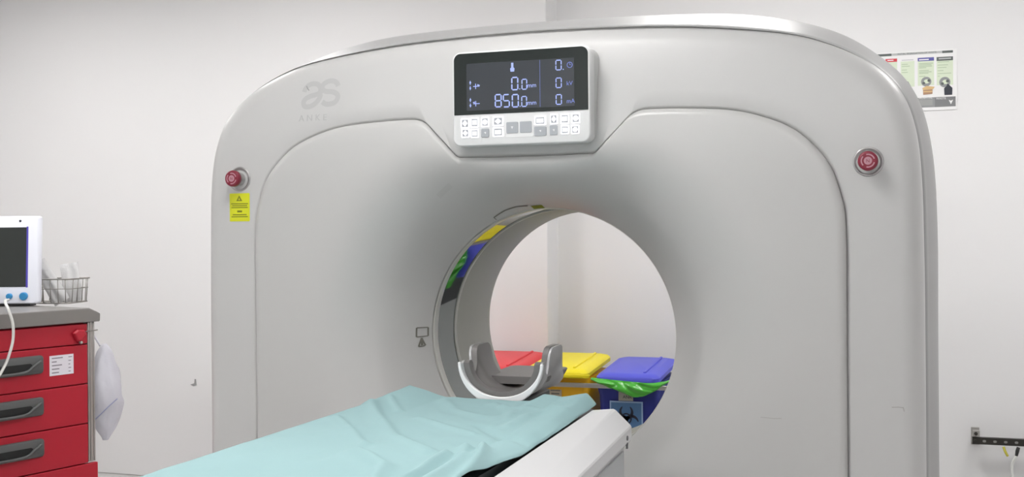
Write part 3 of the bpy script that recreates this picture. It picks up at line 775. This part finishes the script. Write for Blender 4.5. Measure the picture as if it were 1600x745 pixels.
# ------------------------------------------------------------------ emergency cart at the left
A = math.radians(76)      # local +x runs along the front, +y into the cart
cart = empty('medical_cart', (-2.233 + .056 * math.sin(math.radians(14)), .94 + .056 * math.cos(math.radians(14)), 0), A, 'red metal drawer cart with grey worktop and dark handles, left of the scanner', 'medical cart')
b = BM(); box(b, -.70, -.002, .022, .50, .12, .938); link('cart_body', b, 'cart_red', cart, bevel=.003)
lines = [.9375, .852, .689, .526, .362, .13]
for i in range(5):
    z1, z0 = lines[i] - .002, lines[i + 1] + .002
    x1 = -.001 if i < 4 else .045
    d = bpy.data.objects.new('drawer', None); COL.objects.link(d); d.parent = cart
    b = BM(); box(b, -.70, x1, 0, .0215, z0, z1); link('drawer_front', b, 'cart_red', d, bevel=.003)
    if i == 0:
        b = BM(); bx = -.045; loft(b, [[(bx + px * s, y, .890 + pz * s) for px, pz in ((-.032, .012), (-.012, .026), (.02, .022), (.03, .004), (.012, -.012), (.006, -.024), (-.012, -.024), (-.02, -.006))] for s, y in ((1, 0), (1, -.012), (.8, -.018))], True, True, True)
        link('lock_lever', b, 'cart_red', d, bevel=.002)
        b = BM(); lathe(b, [(.006, 0), (.006, .012), (.004, .014)], 12, '-y', (-.04, -.004, .861)); link('lock_pin', b, 'steel', d)
        b = BM(); tube(b, [(-.02, -.016, .905), (.03, -.016, .907), (.04, -.01, .907)], .0025); link('lock_rod', b, 'wire', d)
    elif i < 4:
        zc = z1 - .060 if i == 1 else z1 - .062
        xc = -.36
        for nm, m, w, h, yy in (('handle', 'handle', .30, .072, 0),):
            b = BM(); loft(b, [[(px, y, pz) for px, pz in rrect(w - q, h - q, .014, 5, xc, zc)] for q, y in ((0, 0), (0, -.008), (.008, -.013))], True, True, True)
            hd = link('handle', b, m, d, auto=50)
        b = BM(); pts = [(px, pz) for px, pz in rrect(.175, .030, .012, 5, xc + .010, zc - .007)]
        loft(b, [[(px, y, pz) for px, pz in pts] for y in (-.0128, -.0140)], True, True, True); link('recess_shade', b, 'recess_dark', d)  # flat black plate painting the shade inside the grip recess
        b = BM(); tube(b, spline([(xc - .13, -.015, zc - .018), (xc - .05, -.020, zc - .026), (xc + .06, -.020, zc - .024), (xc + .10, -.018, zc - .004), (xc + .135, -.014, zc + .014)], 5), .006, 8); link('handle_grip', b, 'handle', d, smooth=True)
        if i == 1:
            b = BM(); bar(b, -.178, -.068, .738, .818, 0, .0008); link('drawer_card', b, 'paper', d)
            b = BM()
            for k, (a, c) in enumerate(((.05, .017), (.022, .012), (.046, .008), (.034, .012), (.032, .010))):
                z = .808 - k * .0145; bar(b, -.168, -.168 + a, z - .0025, z + .0015, -.0009, .0003); bar(b, -.092, -.092 + c, z - .002, z + .001, -.0009, .0003)
            link('card_print', b, 'ink', d); printed(d, 'drawer_card', 'card_print')
b = BM(); loft(b, [[(x, y, z) for x, z in ((-.73, .942), (.050, .942), (.052, .975), (.030, .986), (-.002, 1.0), (-.73, 1.0))] for y in (-.016, .54)], True, True, True); link('worktop', b, 'cart_top', cart, bevel=.004)
for k, (x0, x1) in enumerate(((.003, .012), (.0145, .0285), (.031, .038))):
    b = BM(); box(b, x0, x1, .003 + .001 * k, .02, .366, .9405); link('corner_post', b, 'steel', cart, bevel=.002)
b = BM(); box(b, -.001, .038, .0205, .48, .366, .9405); link('side_panel', b, 'cart_top', cart)
b = BM(); box(b, -.68, .04, .02, .48, .09, .119); link('cart_chassis', b, 'base', cart)
for x in (-.64, 0):
    for y in (.06, .44):
        b = BM(); lathe(b, [(.030, -.012), (.044, -.010), (.045, 0), (.044, .010), (.030, .012)], 24, '-y', (x, y, .045)); box(b, x - .012, x + .012, y - .018, y + .018, .07, .0895)
        link('castor', b, 'cable_k', cart)

# patient monitor on the worktop
mon = empty('patient_monitor', (-2.600, 1.000, 1.0), math.radians(18), 'white patient monitor with dark screen and blue knobs on the cart worktop', 'monitor')
mr = bpy.data.objects.new('monitor_case', None); 
b = BM()
def mt(p):      # leans back slightly and to the left
    x, y, z = p; return (x - z * .045, y + z * .16, z)
loft(b, [[mt((x, y, z)) for x, z in rrect(.37 - q, .372 - q, .012, 5, -.085, .197)] for q, y in ((.01, -.0), (0, .006), (0, .04), (.05, .08), (.07, .09))], True, True, True); link('monitor_case', b, 'mon_case', mon, auto=50)
b = BM(); pts = [mt((x, -.0012, z)) for x, z in ((-.235, .082), (.050, .082), (.050, .335), (-.235, .335))]; pt2 = [mt((x, .001, z)) for x, z in ((-.235, .082), (.050, .082), (.050, .335), (-.235, .335))]
loft(b, [pt2, pts], True, True, True); link('screen', b, 'mon_screen', mon)
b = BM(); pts = [mt((x, -.0014, z)) for x, z in ((.050, .080), (.058, .080), (.057, .338), (.050, .338))]; pt2 = [(p[0], p[1] + .003, p[2]) for p in pts]
loft(b, [pt2, pts], True, True, True); link('screen_edge', b, 'mon_edge', mon); 
for x, z, r in ((.043, .043, .017), (-.018, .043, .0125)):
    b = BM(); p = mt((x, 0, z)); lathe(b, [(r, -.002), (r, .010), (r * .85, .014)], 20, '-y', p); link('knob', b, 'knob_blue', mon, auto=40)
b = BM(); p = mt((.022, 0, .362)); lathe(b, [(.005, -.001), (.005, .002)], 12, '-y', p); link('indicator', b, 'black', mon)
b = BM(); box(b, -.20, .06, .02, .08, .001, .012); link('monitor_foot', b, 'cable_k', mon)
bpy.data.objects.remove(mr)
# cable hanging in front of the drawers
b = BM(); tube(b, spline([(-2.534, 0.90, 1.035), (-2.42, 0.76, 1.040), (-2.325, 0.66, 1.034), (-2.275, 0.617, 1.020), (-2.258, 0.622, 0.963), (-2.258, 0.622, 0.902), (-2.262, 0.608, 0.85), (-2.268, 0.588, 0.803), (-2.275, 0.550, 0.759), (-2.295, 0.480, 0.725)], 8), .0055, 10)
tag(link('monitor_cable', b, 'cable_w', smooth=True), 'white cable looping down from the monitor in front of the red drawers', 'cable')

# wire basket with packets
bk = empty('wire_basket', (-2.587, 1.225, 1.0015), math.radians(12), 'open wire basket holding packets on the cart worktop', 'basket')
b = BM(); BW, BD, BH = .235, .17, .108
def brect(z, g=0): 
    return [(-BW / 2 - g, -BD / 2 - g, z), (BW / 2 + g, -BD / 2 - g, z), (BW / 2 + g, BD / 2 + g, z), (-BW / 2 - g, BD / 2 + g, z)]
def rrect3(z, g, n=5): return [(x, y, z) for x, y in rrect(BW + 2 * g, BD + 2 * g, .02, n)]
for z, g, r in ((.004, 0, .003), (.066, .004, .0018), (BH, .008, .0036)): tube(b, rrect3(z, g), r, 6, True)
link('basket_rims', b, 'wire', bk, smooth=True)
b = BM()
for i in range(7):
    x = -BW / 2 + BW * (i + .5) / 7
    for s in (-1, 1): tube(b, [(x, s * BD / 2, .004), (x * 1.03, s * (BD / 2 + .008), BH)], .0018, 6)
    tube(b, [(x, -BD / 2, .004), (x, BD / 2, .004)], .0016, 6)
for i in range(4):
    y = -BD / 2 + BD * (i + .5) / 4
    for s in (-1, 1): tube(b, [(s * BW / 2, y, .004), (s * (BW / 2 + .008), y, BH)], .0018, 6)
link('basket_wires', b, 'wire', bk, smooth=True)
def packet(label, m, loc, rot, w, h, t, seed, cat='packet'):
    b = BM(); N1, N2 = 14, 18; fr, bkk = [], []
    for j in range(N2 + 1):
        r1, r2 = [], []
        for i in range(N1 + 1):
            u, v = -1 + 2 * i / N1, j / N2; puff = max(0, (1 - u ** 4)) * max(0, math.sin(PI * min(1, v * 1.02))) ** .5
            nz = .006 * noise.noise((u * 2 + seed, v * 3, seed)); ww = w / 2 * (1 + .08 * noise.noise((seed, v * 4, 2)))
            r1.append(b.verts.new((u * ww, -t / 2 * puff + nz, v * h))); r2.append(b.verts.new((u * ww, t / 2 * puff + nz + .0008, v * h)))
        fr.append(r1); bkk.append(r2)
    for g in (fr, bkk):
        for a, c in zip(g[:-1], g[1:]):
            for i in range(N1): b.faces.new((a[i], a[i + 1], c[i + 1], c[i]))
    o = link('packet', b, m, smooth=True); bmesh  # each packet its own thing
    o.location = loc; o.rotation_euler = rot; tag(o, label, cat); return o
packet('clear plastic packet leaning tallest out of the wire basket', 'packet', (-2.525, 1.205, 1.008), (math.radians(4), math.radians(-31), math.radians(12)), .075, .205, .020, 1.5)
packet('flat beige packet standing at the left end of the wire basket', 'packet2', (-2.655, 1.190, 1.008), (math.radians(4), math.radians(-6), math.radians(12)), .06, .10, .012, 5.5)
packet('crinkled clear packet standing upright behind the tallest packet in the basket', 'packet', (-2.515, 1.268, 1.008), (math.radians(-2), math.radians(-9), math.radians(14)), .085, .170, .016, 8.5)

# white bag hung behind the cart
b = BM(); out = [(0, .215, .02), (.02, .19, .055), (.05, .12, .075), (.085, .03, .08), (.10, -.04, .08), (.085, -.10, .07), (.045, -.15, .05), (.01, -.19, .03)]
rings = []
for k in range(40):
    q = k / 39; z = .215 - .405 * q
    hw = .50 * interp([(0, .012), (.07, .055), (.22, .085), (.42, .125), (.60, .150), (.75, .125), (.9, .07), (1, .02)], q)
    th = .012 + .055 * math.sin(PI * min(1, q * 1.05)) ** .8
    rg = []
    for i in range(28):
        a = 2 * PI * i / 28; rr = 1 + .22 * noise.noise((math.cos(a) * 2, q * 5, math.sin(a) * 2)) + .10 * noise.noise((math.cos(a) * 6, q * 8, math.sin(a) * 6))
        rg.append((hw * math.cos(a) * rr, th * math.sin(a) * rr, z))
    rings.append(rg)
loft(b, rings, True, True, True)
bagr = empty('hanging_bag', (-2.236, 1.12, .625), math.radians(8), 'thin white plastic bag hanging at the right side of the cart', 'bag')
link('bag_body', b, 'bag_white', bagr, smooth=True)
b = BM(); tube(b, spline([(-.02, -.068, -.105), (.02, -.066, -.070), (.055, -.056, -.035), (.078, -.036, -.010)], 6), .0026, 6); link('drawstring', b, mat('blue_grey_cord', (.30, .32, .48), .5), bagr, smooth=True)
b = BM(); tube(b, spline([(-.02, 0, .205), (-.05, .0, .25), (-.07, 0, .28)], 5), .004, 6); link('bag_loop', b, 'bag_white', bagr, smooth=True)

# ------------------------------------------------------------------ things on the back wall
po = empty('wall_poster', (.97, YB - .002, 1.94), 0, 'waste segregation poster with pale green columns on the back wall', 'poster')
Y0 = 0
PXf = lambda X: .891 + (X - 18) * .000425 - .97
PZf = lambda X, Y: 2.070 - (Y - (137 - .079 * (X - 18))) * .00042 - 1.94
b = BM(); box(b, PXf(-230), PXf(715), -.0015, 0, PZf(700, 690), PZf(700, 60)); link('poster_sheet', b, 'p_paper', po)
def rct(bm, X0, X1, Ya, Yb, mi=0, lay=0):
    """measured rectangle; Y values read at its own X"""
    Xm = (X0 + X1) / 2; bar(bm, PXf(X0), PXf(X1), PZf(Xm, Yb), PZf(Xm, Ya), -.0016 - .0002 * lay, .0002, mi)
b = BM(); rct(b, -170, 80, 133, 158); rct(b, 575, 678, 80, 105); rct(b, 80, 575, 104, 128, 1); link('poster_title_bar', b, ['p_dark', 'p_light'], po)
b = text_bm('INITIAL SEGREGATION OF WASTE', .0105, .0003, 'CENTER'); bmesh.ops.translate(b, verts=b.verts, vec=(PXf(330), -.0022, PZf(330, 121))); link('poster_title', b, 'p_dark', po)
b = BM(); cols = [(-160, -20), (5, 135), (170, 305), (337, 495), (520, 678)]
for (X0, X1), (Ya, Yb) in zip(cols, ((200, 480), (195, 475), (200, 470), (190, 450), (180, 440))): rct(b, X0, X1, Ya, Yb)
link('poster_columns', b, 'p_green', po)
b = BM(); rct(b, 20, 135, 178, 212, 0, 1); rct(b, -160, -20, 185, 218, 2, 1); rct(b, 337, 495, 158, 194, 1, 1); rct(b, 520, 678, 146, 186, 2, 1); rct(b, 175, 305, 172, 200, 3, 1)
link('poster_headers', b, ['p_red', 'p_blue', 'p_dark', 'p_paper'], po)
b = BM(); rct(b, 350, 445, 174, 186, 0, 2); rct(b, 540, 660, 158, 170, 1, 2); rct(b, 40, 100, 190, 200, 0, 2); rct(b, 180, 295, 184, 192, 1, 2); link('poster_header_text', b, ['p_paper', 'p_light'], po)
b = BM()
for Y, w in ((215, 135), (230, 120), (245, 125), (262, 70), (290, 95), (305, 120), (320, 90), (352, 60)): rct(b, 350, 350 + w, Y, Y + 8, 0, 1)
for Y, w in ((196, 110), (228, 100), (255, 85), (288, 55), (315, 130), (345, 20)): rct(b, 530, 530 + w, Y, Y + 7, 0, 1)
for Y, w in ((230, 60), (250, 80), (290, 50), (315, 60)): rct(b, 180, 180 + w, Y, Y + 7, 0, 1)
link('poster_text', b, 'p_text', po)
b = BM()
for X, Y, r in ((418, 410, .0215), (598, 410, .023)):
    x, z = PXf(X), PZf(X, Y); disc(b, x, z, r, -.0020, .0002, 0); disc(b, x + .002, z + .001, r * .55, -.0023, .0002, 1, 10, .8); disc(b, x - .01, z - .006, r * .28, -.0024, .0002, 2, 8); disc(b, x + .011, z + .004, r * .3, -.0024, .0002, 2, 8)
x, z = PXf(435), PZf(435, 505); poly(b, [(x - .02, z - .017), (x + .018, z - .014), (x + .019, z + .01), (x - .021, z + .010)], -.0026, .0002, 3)
poly(b, [(x - .024, z + .012), (x - .006, z + .022), (x + .028, z + .016), (x + .02, z + .006), (x - .02, z + .004)], -.0029, .0002, 4); bar(b, x - .019, x + .018, z - .006, z - .001, -.0029, .0002, 4)
x, z = PXf(630), PZf(630, 490); poly(b, [(x - .016, z - .022), (x + .016, z - .022), (x + .017, z + .008), (x + .006, z + .02), (x - .002, z + .028), (x - .008, z + .016), (x - .017, z + .008)], -.0026, .0002, 5)
ribbon(b, [(PXf(235), PZf(235, 415)), (PXf(255), PZf(255, 450)), (PXf(282), PZf(282, 500))], .006, -.0026, .0002, 0)
link('poster_pictures', b, ['p_grey', 'p_green', 'p_dark', 'p_brown', 'p_tan', mat('poster_black_bag', (.03, .035, .05), .5)], po)
b = BM(); rct(b, -170, 500, 596, 699, 0, 0); rct(b, 500, 700, 562, 665, 1, 0); rct(b, 335, 478, 600, 660, 2, 1); x, z = PXf(655), PZf(655, 610); poly(b, [(x - .009, z + .008), (x, z + .004), (x + .009, z + .008), (x, z - .012)], -.0019, .0002, 3)
link('poster_footer', b, ['p_grey', mat('poster_mid_grey', (.20, .205, .21), .5), mat('poster_foot_grey', (.33, .335, .33), .5), 'p_paper'], po)
b = text_bm('HOSPITAL', .0125, .0003, 'CENTER'); bmesh.ops.translate(b, verts=b.verts, vec=(PXf(412), -.0024, PZf(412, 590))); merge(b, text_bm('WASTE', .0125, .0003, 'CENTER'), (PXf(560), -.0024, PZf(560, 590))); link('footer_lettering', b, 'p_paper', po)

printed(po, 'poster_sheet', 'poster_title_bar', 'poster_title', 'poster_columns', 'poster_headers', 'poster_header_text', 'poster_text', 'poster_pictures', 'poster_footer', 'footer_lettering')
st = empty('slotted_strut', (1.245, YB, .388), 0, 'dark slotted steel strut fixed to the back wall at the lower right', 'wall rail')
b = BM(); box(b, -.012, 1.2, -.085, -.080, -.0145, .0145); box(b, -.012, 1.2, -.080, -.062, .0125, .0145); box(b, -.012, 1.2, -.080, -.062, -.0145, -.0125); link('channel', b, 'strut', st)
b = BM()
for i in range(28):
    x = .036 + i * .042; poly(b, [(x + px, pz) for px, pz in rrect(.014, .010, .0045, 3)], -.0851, .0004)
link('slots', b, 'strut_hole', st); printed(st, 'channel', 'slots')
b = BM(); box(b, -.012, .022, -.004, -.0005, -.03, .045); box(b, -.010, .020, -.08, -.004, -.016, .0135); box(b, -.010, .018, -.086, -.062, .017, .044, 0); link('bracket', b, 'bracket', st, bevel=.002)
b = BM(); lathe(b, [(.008, 0), (.008, .005), (.005, .006)], 6, '-y', (.003, -.0865, .031)); lathe(b, [(.006, 0), (.006, .004)], 6, '-y', (.0, -.0855, 0)); link('bolt', b, 'strut', st)
b = BM(); tube(b, spline([(1.357, YB - .08, .366), (1.362, YB - .09, .350), (1.372, YB - .085, .330)], 5), .0055, 8)
tag(link('earth_wire', b, 'cable_y', smooth=True), 'short yellow wire end poking out under the wall strut', 'cable')
wc = empty('white_cable', (1.40, YB - .08, .36), 0, 'white cable with black plug hanging down from the wall strut', 'cable')
b = BM(); tube(b, [(.015, 0, .008), (.010, -.003, -.008), (.006, -.004, -.028)], [.007, .008, .006], 10); link('plug', b, 'cable_k', wc, smooth=True)
b = BM(); tube(b, spline([(.006, -.004, -.03), (-.008, 0, -.06), (-.010, 0, -.10), (0, 0, -.16), (.01, 0, -.26), (.0, 0, -.355)], 6), .0055, 8); link('cord', b, 'cable_w', wc, smooth=True)
# chips in the wall paint
b = BM(); poly(b, [(-2.625, .505), (-2.60, .512), (-2.598, .535), (-2.590, .535), (-2.586, .503), (-2.605, .497)], YP - .0008, .001)
tag(link('wall_chip', b, 'scuff'), 'small chip in the plaster of the wall left of the scanner', 'wall mark')
